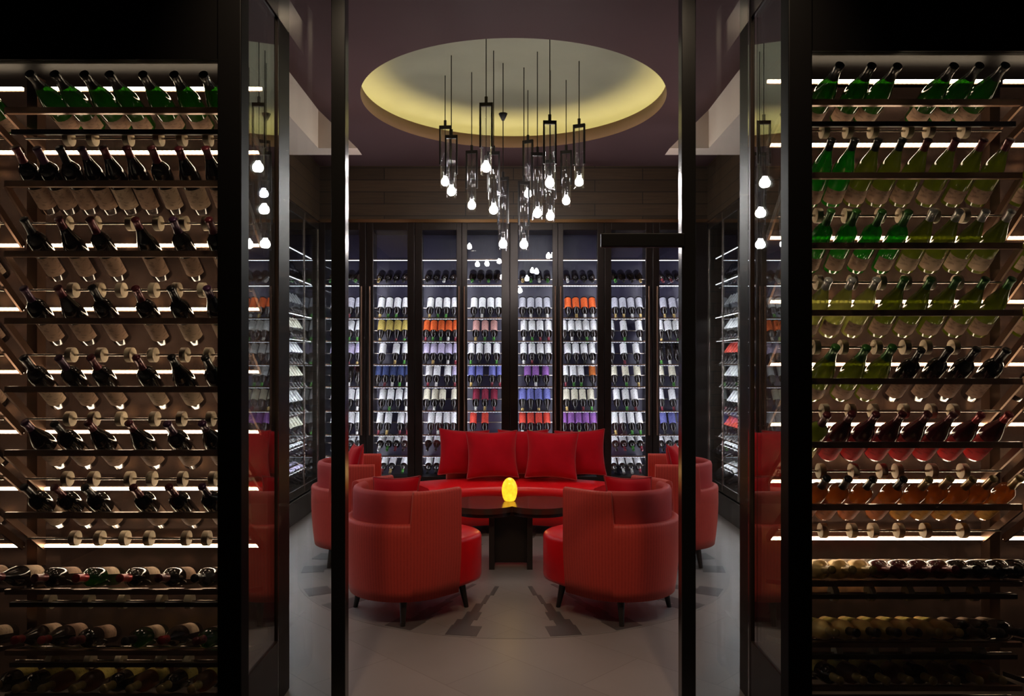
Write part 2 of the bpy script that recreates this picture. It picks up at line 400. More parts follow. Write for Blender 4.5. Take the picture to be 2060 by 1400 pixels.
# ================================================================== BACK AND SIDE CABINETS
ZT = [2.50, 2.18, 1.927, 1.673, 1.43, 1.165, .905, .673, .425]
LEDZ = [2.655, 2.375] + [z - .165 for z in ZT[1:-1]]
GH = .185
def cabinet(width_l, width_r, glass=GH, handle=1, slim=False):
    """wall cabinet, local x across, local y into the wall, glass door at y=0"""
    e = empty('wine_cabinet')
    l, r = -width_l, width_r; D = .42; g = glass + (.006 if slim else .035)
    if slim:
        c = MB().box(l, r, .03, D, 2.98, 3.04).box(l, r, .03, D, 0, .27)
    else:
        c = MB().box(l, -g, .03, D, .0, 3.04).box(g, r, .03, D, 0, 3.04)
        c.box(-g, g, .03, D, 2.98, 3.04).box(-g, g, .03, D, 0, .27)
    c.obj('carcass', M['bronze_dark'], e)
    MB().box(-g, g, D-.02, D, .27, 2.98).obj('back_panel', M['back_violet'], e)
    MB().box(l, r, -.03, -.016, 0, .215).obj('plinth', M['plinth'], e)
    y0, y1 = (-.004, .012) if slim else (-.015, .03)
    f = MB().box(l+.003, -glass, y0, y1, .22, 3.04).box(glass, r-.003, y0, y1, .22, 3.04)
    f.box(-glass, glass, y0, y1, .22, .30).box(-glass, glass, y0, y1, 2.96, 3.04)
    d = bevel(f.obj('door', M['steel'] if slim else M['bronze_dark'], e), .003)
    MB().box(-glass, glass, .002, .007, .30, 2.96).obj('glass_pane', M['glass'], d)
    if handle and not slim:
        hx = handle*(glass + .03)
        h = MB().tube((hx, -.05, .75), (hx, -.05, 2.35), .009, n=8)
        for z in (.85, 2.25): h.tube((hx, -.05, z), (hx, -.01, z), .006, n=6)
        h.obj('handle', M['bronze'], d)
    if not slim:  # hidden strips added behind the door stiles to brighten the bottle labels
        for sg in (-1, 1):
            x = sg*(glass + .022)
            MB().box(x-.006, x+.006, .045, .057, .35, 2.62).obj('added_side_light', M['led_vert'], e)
    for i, z in enumerate(LEDZ):
        a = MB().box(-g+.002, g-.002, .062, .070, z-.007, z+.007) if i > 1 else MB().box(-g+.002, g-.002, .072, .080, z-.004, z+.004)
        a.obj('shelf_rail', M['bronze'], e)
        if slim and i > 1: MB().box(-g+.002, g-.002, .0705, .0765, z-.0065, z-.002).obj('light_strip', M['led_side'], e)
        else: MB().box(-g+.002, g-.002, .0705, .078, z-.012, z-.0075).obj('light_strip', M['led_cool' if i < 2 else 'led_rail'], e)
    for z in ZT:
        MB().tube((-g, .27, z-.040), (g, .27, z-.040), .006, n=8).obj('support_rod', M['steel'], e)
    return e
CX = [-1.85, -1.33, -.80, -.315, .235, .722, 1.242, 1.76]
NTH = ['outermost left','second','third','fourth','fifth','sixth','seventh','outermost right']
bounds = [-SIDE] + [(a+b)/2 for a, b in zip(CX, CX[1:])] + [SIDE]
for i, x in enumerate(CX):
    c = cabinet(x-bounds[i], bounds[i+1]-x, GH, 1 if i % 2 == 0 else -1)
    c.location = (x, BACK, 0)
    tag(c, ('tall dark bronze wine cabinet on the back wall, ' + ('first from the left' if i == 0 else 'last on the right' if i == 7 else ORD[i] + ' from the left')), 'cabinet', 'wine cabinets along the back wall')
SW = .53; side0 = {}; SIDEPOS = [8.06-.04-SW/2-SW*k for k in range(8)]
for s in (-1, 1):
    for k, y in enumerate(SIDEPOS):
        if s not in side0: c = side0[s] = cabinet(SW/2, SW/2, .253, s, True)
        else: c = dup(side0[s])
        c.location = (s*SIDE, y, 0); c.rotation_euler = (0, 0, R(90)*(-s))
        tag(c, 'tall glazed wine cabinet on the %s side wall, %s from the back corner' % ('left' if s < 0 else 'right', ORD[k]), 'cabinet', 'wine cabinets along the side walls')

# bottles of the back wall, per cabinet and tier: (label colour or None, glass, x offsets)
F4 = (-.135,-.045,.045,.135); F4b = (-.12,-.03,.06,.15); F3 = (-.13,.0,.13); F3b = (-.10,.0,.10)
F5 = (-.164,-.082,0,.082,.164)
W, G_, Y_, O_, L_, NV, IV, B_, MR, RD, VI, RU = 'white','grey','gold','orange','lilac','navy','ivory','blue','maroon','red','violet','rust'
BK = [
 [(None,F4),(G_,F4),(W,F4),(L_,F4),(None,F4),(W,F4),(W,F4),(W,F4b),(W,F4)],
 [(None,F4),(W,F4),(Y_,F4),(W,(-.12,.03,.13)),(NV,F5),(W,F4b),(W,(-.15,-.06,.08,.165)),(W,F4),(W,(-.10,-.01,.12))],
 [(None,F4),(W,F4b),(O_,F5),(L_,F5),(W,(-.135,-.05,.07,.155)),(IV,(-.16,-.07,.01,.15)),(W,(-.11,-.03,.06,.14)),(W,F4),(W,F4)],
 [(None,F4),(W,F4b),('pink',F3b),(W,(-.15,-.06,.03,.13)),(B_,(-.15,-.06,.08,.165)),(MR,F3b),(RD,(-.13,.0)),(W,F4),(W,F4)],
 [(None,F4),(G_,F4),(W,F4b),(W,F4b),(VI,(-.08,.01,.12)),(B_,F4),(RD,F4),(W,F4),(W,F4)],
 [(None,F4),(O_,F4b),(W,F5),(W,F4b),(W,(-.15,-.06,.02,.15)),(IV,F4),(VI,F5),(W,F4),(W,F4)],
 [(None,F4),(G_,F4b),(W,(-.16,-.02,.15)),(W,(-.16,-.02,.12)),(IV,F3),(W,F3b),(W,F4b),(W,F4b),(W,F4)],
 [(None,F4),(G_,F3b),(W,F4),(None,F4),(IV,F3),(W,(-.13,0,.12)),(B_,F3b),(W,F4),(W,F4)],
]
CABN = ['first from left','second from left','third from left','fourth from left','fifth from left','sixth from left','seventh from left','last on right']
for i, rows in enumerate(BK):
    for j, (lab, xs) in enumerate(rows):
        zt = ZT[j]
        tl = R(145) if j < 7 else R(115)
        if j == 0: tl = R(115)
        a = Vector((0, -math.sin(tl), math.cos(tl)))
        for q, x in enumerate(xs):
            p = Vector((CX[i]+x+rnd.uniform(-.002,.002), BACK+.215, zt)) - a*.085
            lc = lab
            if i == 2 and j == 4 and q == 3: lc = 'lilac'
            if i == 5 and j == 4 and q == 3: lc = 'rust'
            nm = (lc + '-labelled bottle') if lc else 'dark unlabelled bottle'
            bottle(p, tl, 0, 'burgundy' if xs is F4 and (i+j) % 3 == 0 else 'bordeaux', 'dark', lc, rnd.choice(['black','maroon','white','gold','green','black']),
                   '%s, %s across on %s tier, back wall cabinet %s' % (nm, ORD[q], ORD[j], CABN[i]), 'bottles in the back wall cabinets', n=14, zlab=(.018,.152), name='wine_bottle')
# side wall bottles: one uncounted mass
mb = MB(); lowp = [(0,0),(.0375,0),(.0375,.19),(.024,.222),(.0145,.24),(.0145,.30),(0,.30)]
for s in (-1, 1):
    for y in SIDEPOS:
        for j, zt in enumerate(ZT):
            tl = R(145) if j < 7 else R(115)
            lm = rnd.choice([1,1,1,1,2,3,4]) if j else 0
            for x in (-.205,-.102,0,.102,.205):
                if rnd.random() < .08: continue
                b = MB().lathe(lowp, 8)
                if lm:
                    r = .0382; n = 6; vs = [(r*math.cos(PI*i/n), r*math.sin(PI*i/n), z) for z in (.018,.152) for i in range(n+1)]
                    b.add(vs, [(i, i+1, n+2+i, n+1+i) for i in range(n)], lm, True)
                a = Vector((0, -math.sin(tl), math.cos(tl)))
                loc = Vector((x, .215, zt)) - a*.085
                X = Matrix.Translation((s*SIDE, y, 0)) @ Matrix.Rotation(R(90)*(-s), 4, 'Z') @ Matrix.Translation(loc) @ Matrix.Rotation(tl, 4, 'X')
                b.xform(X); mb.add(b.v, [], 0)
                base = len(mb.v) - len(b.v)
                mb.f += [tuple(base+i for i in f) for f in b.f]; mb.m += b.m; mb.sm += b.sm
o = mb.obj('wine_bottle_stock', [GL['dark'], LB['white'], LB['ivory'], LB['lilac'], LB['red']])
tag(o, 'mass of small labelled bottles inside the side wall cabinets', 'bottles', None, 'stuff')

# ================================================================== FRONT DISPLAY CABINETS
FB = 2.96                      # depth of the front bars
TIER = [2.512, 2.222, 1.944, 1.678, 1.407, 1.155, .908]      # tilted tiers: height of the front bar
DROP = [.095, .204, .200, .203, .190, .182, .180]
FLAT = [.604, .363, .19]
FLATTILT = [R(14), R(14), R(10)]
def front_cabinet(s, dz, label):
    """s = -1 left, +1 right of the entrance"""
    e = empty('display_cabinet', (s*1.08, 2.82, 0), 0, label, 'cabinet', 'display cabinets flanking the entrance')
    ox, oy = s*1.08, 2.82
    def P(mb, name, mat, parent=e):
        o = mb.obj(name, mat, parent)
        if parent is e: o.location = (-ox, -oy, 0)
        return o
    def X(a, b): return sorted((s*a, s*b))
    XO = 3.0
    w0 = 1.045 if s < 0 else 1.055
    P(MB().box(*X(w0, XO), 2.84, 3.455, 0, .11), 'plinth', M['plinth'])
    P(MB().box(*X(w0+.068, XO), 2.815, 2.855, 2.655+dz, 3.64).box(*X(w0+.068, XO), 2.855, 3.455, 2.745+dz, 2.77+dz), 'header', M['black_matte'])
    bevel(P(MB().box(*X(w0-.022, w0+.068), 2.80, 2.885, 0, 3.30), 'corner_post', M['black_matte']), .004)
    bevel(P(MB().box(*X(w0-.006, w0+.045), 3.30, 3.46, 0, 3.20), 'rear_post', M['brown_lacquer']), .004)
    P(MB().box(*X(w0-.004, w0+.03), 2.885, 3.30, .0, .28), 'lower_frame', M['bronze_dark'])
    P(MB().box(*X(w0-.004, w0+.03), 2.885, 3.30, 3.04, 3.20), 'upper_frame', M['bronze_dark'])
    P(MB().box(*X(w0+.004, w0+.012), 2.885, 3.30, .28, 3.04), 'side_glass', M['glass_side'])
    P(MB().box(*X(w0+.068, XO), 2.825, 2.833, .11, 2.655+dz), 'front_glass', M['glass'])
    P(MB().box(*X(w0+.05, XO), 3.34, 3.36, .11, 2.745), 'back_panel', M['back_bronze'])
    P(MB().box(*X(w0+.05, XO), 3.435, 3.455, 0, 3.64), 'rear_wall', M['black'])
    for xu in (2.06, 2.92):
        P(MB().box(*X(xu-.022, xu+.022), 3.19, 3.25, .11, 2.74), 'upright', M['bronze'])
    bays = ((w0+.035, 2.015), (2.105, 2.90))
    disc = MESH.setdefault('disc', MB().tube((-.012,0,0), (.012,0,0), .031, n=18).mesh('spacer_disc', M['peg']))
    # tape of the tier above the top one, seen over its bottles
    zs = [(2.86, .17)] + list(zip(TIER, DROP))
    for i, (z, dr) in enumerate(zs):
        z += dz
        for b, (xa, xb) in enumerate(bays):
            x0, x1 = X(xa, xb)
            if i: P(MB().box(x0, x1, FB-.010, FB+.010, z-.014, z+.010), 'front_bar', M['bronze'])
            if i == 1: P(MB().box(x0, x1, FB+.03, FB+.045, z-.085, z-.065), 'lower_bar', M['bronze_dark'])
            for xx in (xa, xb) if i else ():
                P(MB().obox((s*xx, FB, z-.004), (s*xx, 3.20, z-dr-.004), .010, .030), 'bracket', M['bronze'])
            rz = z - dr*.55; ry = FB + .121
            rod = i and P(MB().tube((x0, ry, rz-.023), (x1, ry, rz-.023), .005, n=8), 'peg_rod', M['steel'])
            ls = P(MB().box(x0, x1, 3.195, 3.207, z-dr-.008, z-dr+.003), 'light_strip', M['led_warm'])
            P(MB().box(x0, x1, 3.207, 3.215, z-dr-.012, z-dr+.006), 'strip_channel', M['bronze'])
            if i:
                pk = 7 if b == 0 else 3
                for q in range(pk):
                    xx = s*(xa + .06 + (.8/pk)*q + rnd.uniform(-.02,.03))
                    inst('spacer_disc', disc, rod, (xx, ry, rz-.023))
    for i, z in enumerate(FLAT):
        z += dz
        tt = math.tan(FLATTILT[i])
        for b, (xa, xb) in enumerate(bays):
            x0, x1 = X(xa, xb)
            P(MB().box(x0, x1, FB-.008, FB+.008, z-.012, z+.008), 'front_bar', M['bronze'])
            P(MB().box(x0, x1, FB+.02, FB+.034, z-.070, z-.052), 'lower_bar', M['bronze_dark'])
            for xx in (xa, xb): P(MB().obox((s*xx, FB, z-.002), (s*xx, 3.20, z-.24*tt-.002), .010, .018), 'bracket', M['bronze_dark'])
            rod = P(MB().tube((x0, FB+.15, z-.15*tt), (x1, FB+.15, z-.15*tt), .006, n=8), 'peg_rod', M['steel'])
            rod2 = P(MB().tube((x0, FB+.06, z-.058), (x1, FB+.06, z-.058), .004, n=8), 'peg_rod', M['steel'])
            if i < 2:
                for q in range(6 if b == 0 else 2):
                    inst('spacer_disc', disc, rod2, (s*(xa+.08+.14*q+rnd.uniform(-.02,.02)), FB+.06, z-.058))
    return e
front_cabinet(-1, 0, 'tall dark display cabinet of red wine bottles flanking the entrance at left')
front_cabinet(1, .032, 'tall dark display cabinet of white wine bottles flanking the entrance at right')

def px(x): return (x - 1033)/506.8
def front_row(s, i, xs, spec, zdz):
    """tilted tier i (or flat tier i-7); xs = pixel columns at the bar; spec(q) -> shape, glass, label, capsule"""
    side = 'left' if s < 0 else 'right'
    order = sorted(xs, key=lambda x: abs(px(x)))
    for q, x in enumerate(order):
        X = px(x)
        if abs(abs(X) - 2.06) < .05: continue
        shape, glass, lab, cap, words = spec(q, len(order), X)
        r = rad(shape)
        if i < 7:
            th = math.atan2(DROP[i], .22 + .02); tl = PI/2 - th
            a = Vector((0, -math.sin(tl), math.cos(tl))); n = Vector((0, math.cos(tl), math.sin(tl)))
            p = Vector((X, FB, TIER[i] + zdz)) + n*(r + .019) - a*.175
            spin = PI
        else:
            tl = PI/2 - FLATTILT[i-7]; a = Vector((0, -math.sin(tl), math.cos(tl))); n = Vector((0, math.cos(tl), math.sin(tl)))
            p = Vector((X, FB, FLAT[i-7] + zdz)) + n*(r + .016) - a*.175; spin = 0
        name = 'sparkling_wine_bottle' if shape == 'champagne' else 'rose_wine_bottle' if glass == 'rose' else 'red_wine_bottle' if glass in ('dark','wine') else 'white_wine_bottle'
        zl = (.012,.145) if lab in ('crimson','honey','rust') else (.03,.128) if glass in ('dark','wine') else (.018,.085)
        if i >= 7: zl = (.045,.140)
        bottle(p, tl + (rnd.uniform(-.012,.012) if i < 7 else 0), spin, shape, glass, lab, cap,
               '%s, %s from the post on %s tier, %s cabinet' % (words, ORD[q], ORD[i], side), 'bottles in the %s front cabinet' % side, 24, zl, name=name, roll=rnd.uniform(-.35,.35))
COLS = [-60, 5, 70,132,198,290,360,430]
def reds(q, n, X):
    lab = rnd.choice(['beige','cream','beige','beige']); cap = rnd.choice(['black','maroon','maroon','purple'])
    return rnd.choice(['bordeaux','bordeaux','burgundy']), 'dark', lab, cap, 'dark red bottle with %s label' % lab
def greens(q, n, X): return 'champagne', 'deepgreen', 'beige', 'black', 'deep green bottle'
front_row(-1, 0, [92,140,198,247,312,373,430,-40], greens, 0)
front_row(-1, 1, [-35,8,50,93,137,180,222,268,318,372,425], reds, 0)
for i in (2,3,4): front_row(-1, i, [x + rnd.uniform(-5,5) for x in COLS], reds, 0)
front_row(-1, 5, [-60,5,70,130,195,275,352,420], reds, 0)
front_row(-1, 6, [-60,5,70,130,190,285,355,420], reds, 0)
def flat_reds(q, n, X):
    cap = rnd.choice(['red','maroon','black','red']); g = rnd.choice(['dark','dark','deepgreen']); lab = rnd.choice(['cream','beige'])
    return rnd.choice(['bordeaux','burgundy']), g, lab, cap, 'lying bottle with %s capsule' % cap
front_row(-1, 7, [-50,25,105,185,270,345,415], flat_reds, 0)
front_row(-1, 8, [-40,65,117,178,280,350,418], flat_reds, 0)
front_row(-1, 9, [15,70,120,180,240,290,350,410], lambda q,n,X: ('bordeaux', rnd.choice(['dark','amber','dark']), 'gold', 'gold', 'lying bottle with gold capsule'), 0)
DZ = .032
front_row(1, 0, [1668,1730,1780,1890,1940,1990,2100], greens, DZ)
def olives(q, n, X):
    g = 'olive' if X < 1.85 else 'deepgreen'; lab = rnd.choice(['beige','cream'])
    return rnd.choice(['burgundy','champagne']), g, lab, 'green', ('%s bottle with %s label' % ('yellow-green' if g == 'olive' else 'deep green', lab))
front_row(1, 1, [1662,1708,1754,1802,1852,1908,1962,2014,2105], lambda q,n,X: ('burgundy', 'olive' if q > 1 else 'green', 'beige', 'black' if q < 4 else 'maroon', 'yellow-green bottle with beige label' if q > 1 else 'green bottle with beige label'), DZ)
front_row(1, 2, [1660,1710,1760,1812,1864,1914,1966,2016,2110], lambda q,n,X: ('bordeaux', 'green', 'beige', 'green', 'bright green bottle with beige label') if q < 4 else ('burgundy', 'olive', 'cream', 'white', 'olive bottle with cream label'), DZ)
front_row(1, 3, [1655,1702,1750,1806,1858,1910,1966,2018,2110], lambda q,n,X: ('burgundy', 'pale' if q < 3 else 'olive', 'beige', 'white' if q < 3 else 'green', ('pale straw' if q < 3 else 'yellow-green') + ' bottle with beige label'), DZ)
front_row(1, 4, [1668,1728,1780,1836,1892,1946,2004,2104], lambda q,n,X: ('champagne', 'olive', 'beige', 'green', 'olive sparkling wine bottle with beige label') if q < 3 else ('bordeaux', 'dark', 'beige', 'black', 'dark bottle with beige label'), DZ)
front_row(1, 5, [1650,1700,1748,1800,1850,1900,1954,2010,2100], lambda q,n,X: ('bordeaux', 'olive', 'gold', 'maroon', 'olive bottle with gold label') if q == 0 else ('burgundy', 'wine', 'crimson', 'maroon' if q < 6 else 'red', 'dark wine bottle with red label'), DZ)
front_row(1, 6, [1650,1692,1740,1800,1850,1892,1936,1978,2030], lambda q,n,X: ('bordeaux', 'amber', 'rust' if q < 4 else 'honey', 'black' if q < 4 else 'gold', 'amber bottle with %s label' % ('rust' if q < 4 else 'golden')), DZ)
front_row(1, 7, [1650,1690,1730,1770,1810,1850,1890,1930,1970,2010,2050], lambda q,n,X: ('bordeaux','gold','cream','gold','lying gold bottle') if q < 3 else ('bordeaux','wine','cream','maroon','lying wine red bottle') if q < 7 else ('bordeaux','dark','cream','black','lying dark bottle'), DZ)
front_row(1, 8, [1658,1698,1738,1778,1818,1858,1898,1938,1978,2018], lambda q,n,X: ('bordeaux','gold','gold','black' if q in (1,2,3,4) else 'gold','lying gold foil bottle') if q < 7 else ('bordeaux','dark','cream','black','lying black bottle with cream label'), DZ)
front_row(1, 9, [1665,1710,1755,1800,1845,1890,1935,1980], lambda q,n,X: ('bordeaux', 'amber' if q % 2 else 'dark', 'gold', 'gold', 'lying bottle with gold capsule'), DZ)

# ================================================================== ENTRANCE GLAZING
for s in (-1, 1):
    side = 'left' if s < 0 else 'right'
    e = empty('glass_partition', (s*.768, 3.30, 0), 0, 'clear glass sidelight with black post beside the entrance, %s of the opening' % side, 'partition', 'glass sidelights at the entrance')
    bevel(MB().box(-.031, .031, -.035, .035, 0, CEIL).obj('post', M['black'], e), .003)
    a, b = sorted((s*.031, s*.272))
    MB().box(a, b, -.006, .006, .02, CEIL).obj('glass_pane', M['glass_side'], e)
    MB().box(a, b, -.012, .012, 0, .02).obj('floor_channel', M['bronze_dark'], e)
    if s > 0:
        bevel(MB().box(-.385, -.02, -.045, -.01, 2.018, 2.078).obj('door_closer', M['black_matte'], e), .004)

# ================================================================== PENDANT LAMPS
PEND = [  # bulb px x, bulb y, frame top y, depth
 (895.5,365,253,6.33), (908,384,272,5.92), (949,412,303,6.26), (978,336,207,5.55), (993,421,305,5.83), (1012,490,357,6.07), (1054,491,365,6.16),
 (1062,389,282,6.67), (1081,428,307,5.85), (1106,367,243,5.51), (1107,434,322,6.22), (1139,403,303,6.43), (1165,365,250,6.03)]
PW = ['beside the leftmost lamp','just inside the leftmost lamp','third from the left edge of the cluster','highest of the left half','low in the left half','lowest at the centre','lowest just past the centre',
      'short lamp near the centre','low in the right half','highest of the right half','directly below the highest right lamp','second from the right edge','outermost on the right']
PW[0] = 'outermost on the left'; PW[2] = 'third from the left edge'
for i, (bx, by, ty, D) in enumerate(PEND):
    X = (bx-1033)*D/1500; zb = 1.5 + (735-by)*D/1500; zt = 1.5 + (735-ty)*D/1500
    e = empty('pendant_lamp', (X, D, zb), rnd.uniform(-.5,.5), 'black framed glass tube pendant lamp with lit bulb, ' + PW[i], 'lamp', 'cluster of pendant lamps under the round recess')
    h = zt - zb; w = .05; lo = -.055
    MB().tube((0,0,h+.01), (0,0,CEIL+.30-zb), .004, n=6).obj('cable', M['iron'], e)
    f = MB().box(-w, w, -.010, .010, h-.026, h)
    f.box(-w, -w+.012, -.010, .010, h*.30, h).box(w-.012, w, -.010, .010, h*.30, h).tube((0,0,h), (0,0,h+.045), .012, n=10)
    f.obj('frame', M['iron'], e)
    MB().lathe([(.040,h-.04),(.040,lo),(.036,lo),(.036,h-.04)], 20).obj('glass_tube', M['tubeglass'], e)
    b = MB().lathe([(0,-.036),(.016,-.034),(.030,-.020),(.033,-.002),(.027,.016),(.012,.034),(.010,.045),(0,.046)], 16).obj('bulb', M['bulb'], e)
    MB().tube((0,0,.044), (0,0,.085), .013, n=12).tube((0,0,.085), (0,0,h-.02), .003, n=6).obj('socket', M['iron'], e)
    if i == 5:
        zc = 1.5 + (735-236)*D/1500 - zb
        MB().lathe([(0,-.03),(.010,-.028),(.035,.022),(.036,.03),(0,.03)], 16, 0, 0, 0, zc).obj('cable_cone', M['iron'], e)

# unseen ceiling downlights, added to light the chair backs from the camera side
for i, (x, y) in enumerate(((-.75,2.1),(0,2.1),(.75,2.1))):
    e = empty('added_downlight', (x, y, CEIL), 0, 'small unseen ceiling lamp added before the entrance, %s from the left' % ORD[i], 'light', 'added unseen downlights by the entrance')
    MB().lathe([(.062,-.004),(.062,0),(.045,.0),(.045,-.004),(.062,-.004)], 24).obj('trim_ring', M['bronze'], e)
    MB().lathe([(0,-.002),(.044,-.002)], 24).obj('lens', M['added_downlight'], e)
    ld = bpy.data.lights.new('added_downlight_lamp', 'SPOT'); ld.energy = 100; ld.color = (1,.76,.52); ld.spot_size = R(62); ld.spot_blend = .8; ld.shadow_soft_size = .045
    lo = bpy.data.objects.new('added_downlight_lamp', ld); COL.objects.link(lo); lo.parent = e; lo.location = (0,0,-.012)
    lo.rotation_euler = (R(38), 0, 0)

# ================================================================== SEATING
def plan(R0, s):
    """U-shaped plan: s = angle in degrees from the back (0); beyond 90 the sides run straight forward (1 deg = 1 cm/…)"""
    sg = 1 if s >= 0 else -1; t = abs(s)
    if t <= 90: return Vector((R0*math.sin(R(s)), -R0*math.cos(R(s)), 0)), Vector((math.sin(R(s)), -math.cos(R(s)), 0))
    return Vector((sg*R0, (t-90)*.0063, 0)), Vector((sg, 0, 0))
def shell(R0, th, s0, s1, z0, z1, n=24, taper=.07, round_=.018):
    """upholstered shell on the U plan; z1 = height of the rim, a number or a function of the plan angle"""
    mb = MB(); cols = []
    def rr(z): return -taper*R0*max(0, 1-(z-z0)/.32)**1.8 if taper else 0
    zf = z1 if callable(z1) else (lambda s_: z1)
    for k in range(n+1):
        s = s0 + (s1-s0)*k/n; p, nn = plan(R0, s); zt = zf(s)
        zs = [z0 + (zt-round_-z0)*i/7 for i in range(8)]
        prof = [(0, z) for z in zs] + [(-round_*.3, zt-round_*.3), (-round_, zt), (-th+round_, zt), (-th+round_*.3, zt-round_*.3)] + [(-th, z) for z in reversed(zs)]
        cols.append([p + nn*(d + rr(z)) + Vector((0,0,z)) for d, z in prof])
    m = len(prof); vs = [v for c in cols for v in c]
    fs = [(k*m+i, (k+1)*m+i, (k+1)*m+(i+1) % m, k*m+(i+1) % m) for k in range(n) for i in range(m)]
    mb.add(vs, fs, 0, True)
    mb.add(cols[0], [tuple(range(m))]); mb.add(cols[-1], [tuple(range(m))[::-1]])
    return mb
def rim(s_):
    """low across the back, stepping up through a rounded corner to the tall wrap-round sides"""
    t = (abs(s_) - 57)/3.5
    if t <= 0: return .590
    if t < .35: return .590 + .035*(1-math.sqrt(max(0, 1-(t/.35)**2)))
    if t < .75: return .625 + .115*(t-.35)/.4
    if t < 1: return .740 + .035*math.sqrt(max(0, 1-((1-t)/.25)**2))
    return .775
def seat_outline(r, y1, n=40, k=3.0):
    pts = []
    for i in range(n):
        t = 2*PI*i/n; c, s_ = math.cos(t), math.sin(t)
        e = 2/k
        pts.append((r*math.copysign(abs(c)**e, c), y1*math.copysign(abs(s_)**e, s_)))
    return pts
def puff(pts, cy, z0, z1, rr=.02, crown=.012):
    """upholstered block with rounded rims"""
    mb = MB(); rings = []
    for f, z in ((.90, z0), (.985, z0+rr*.4), (1.0, z0+rr), (1.0, z1-rr), (.985, z1-rr*.4), (.94, z1), (.6, z1+crown*.7), (.25, z1+crown)):
        rings.append([(x*f, cy + y*f, z) for x, y in pts])
    n = len(pts); vs = [v for r_ in rings for v in r_]
    fs = [(k*n+i, k*n+(i+1) % n, (k+1)*n+(i+1) % n, (k+1)*n+i) for k in range(len(rings)-1) for i in range(n)]
    mb.add(vs, fs, 0, True); mb.add(rings[-1], [tuple(range(n))], 0, True); mb.add(rings[0], [tuple(range(n))[::-1]], 0, True)
    return mb
def pillow_mesh(w, h, t, name='cushion'):
    n = 18; vs = []; fs = []
    for sgn in (1, -1):
        for i in range(n+1):
            for j in range(n+1):
                u, v = 2*i/n-1, 2*j/n-1
                x = u*w/2*(1-.10*(1-v*v)); z = v*h/2*(1-.10*(1-u*u))
                y = sgn*t/2*(max(0,(1-u*u))*max(0,(1-v*v)))**.42
                y += .010*math.sin(4.1*u+2.3*v)*(1-u*u)*(1-v*v)
                vs.append((x, y, z))
    m = n+1
    for b, fl in ((0, 1), (m*m, 0)):
        for i in range(n):
            for j in range(n):
                q = (b+i*m+j, b+(i+1)*m+j, b+(i+1)*m+j+1, b+i*m+j+1)
                fs.append(q if fl else q[::-1])
    return MB().add(vs, fs, 0, True).mesh(name, M['velvet'])
def piping_mesh(w, h):
    mb = MB(); n = 16; P = []
    for side in range(4):
        for i in range(n):
            k = 2*i/n-1; u, v = [(k,-1),(1,k),(-k,1),(-1,-k)][side]
            P.append(Vector((u*w/2*(1-.10*(1-v*v)), 0, v*h/2*(1-.10*(1-u*u)))))
    for a, b in zip(P, P[1:]+P[:1]): mb.tube(a, b, .0055, n=6, caps=False)
    return mb.mesh('piping', M['piping'])
PIL = {}
def cushion(loc, rx, rz, size, text, ry=0, group=None):
    if size not in PIL: PIL[size] = (pillow_mesh(size[0], size[1], size[2]), piping_mesh(size[0], size[1]))
    o = inst('cushion', PIL[size][0], None, loc)
    o.rotation_euler = (Matrix.Rotation(rz,3,'Z') @ Matrix.Rotation(rx,3,'X') @ Matrix.Rotation(ry,3,'Y')).to_euler()
    tag(o, text, 'cushion', group); inst('piping', PIL[size][1], o); return o

def make_chair():
    e = empty('tub_chair'); RC = .365
    shell(RC, .050, -112, 112, .145, rim, 448).obj('outer_shell', M['fabric'], e)
    shell(RC-.046, .055, -66, 66, .40, .772, 36, taper=0, round_=.025).obj('backrest', M['fabric_in'], e)
    puff(seat_outline(.288, .355), .140, .145, .445, .032, .015).obj('seat', M['leather'], e)
    for a in (45, 135, 225, 315):
        x, y = .335*math.cos(R(a)), .04+.335*math.sin(R(a))
        MB().tube((x*.93, .04+(y-.04)*.93, .16), (x*1.03, .04+(y-.04)*1.03, 0), .024, .014, n=12).obj('leg', M['legwood'], e)
    return e
chair = make_chair()
CH = [((-.665,4.60,0), -45, 'red orange tub chair in the near row, back to us, beside the left post'),
      ((.650,4.60,0), 45, 'red orange tub chair in the near row, back to us, beside the right post'),
      ((-1.19,5.78,0), -84, 'red tub chair at the far left behind the black post, facing the table'),
      ((1.21,5.78,0), 84, 'red tub chair at the far right behind the black post, facing the table')]
for i, (loc, a, t) in enumerate(CH):
    c = chair if i == 0 else dup(chair)
    c.location = loc; c.rotation_euler = (0,0,R(a)); tag(c, t, 'chair', 'tub chairs around the table')
def chair_pt(i, x, y, z):
    return Matrix.Translation(CH[i][0]) @ Matrix.Rotation(R(CH[i][1]), 4, 'Z') @ Vector((x, y, z))
CS = (.36,.33,.12)
TXT = ['red velvet cushion leaning inside the near left tub chair','red velvet cushion leaning inside the near right tub chair',
       'red velvet cushion in the far left chair behind the post','red velvet cushion in the far right chair behind the post']
for i in range(4):
    sx = -1 if i % 2 == 0 else 1
    cushion(chair_pt(i, sx*.035, -.06, .652 if i < 2 else .690), R(-14), R(CH[i][1] + sx*-16), CS if i < 2 else (.36,.40,.12), TXT[i], R(5 if i % 2 else -5), 'cushions on the tub chairs')

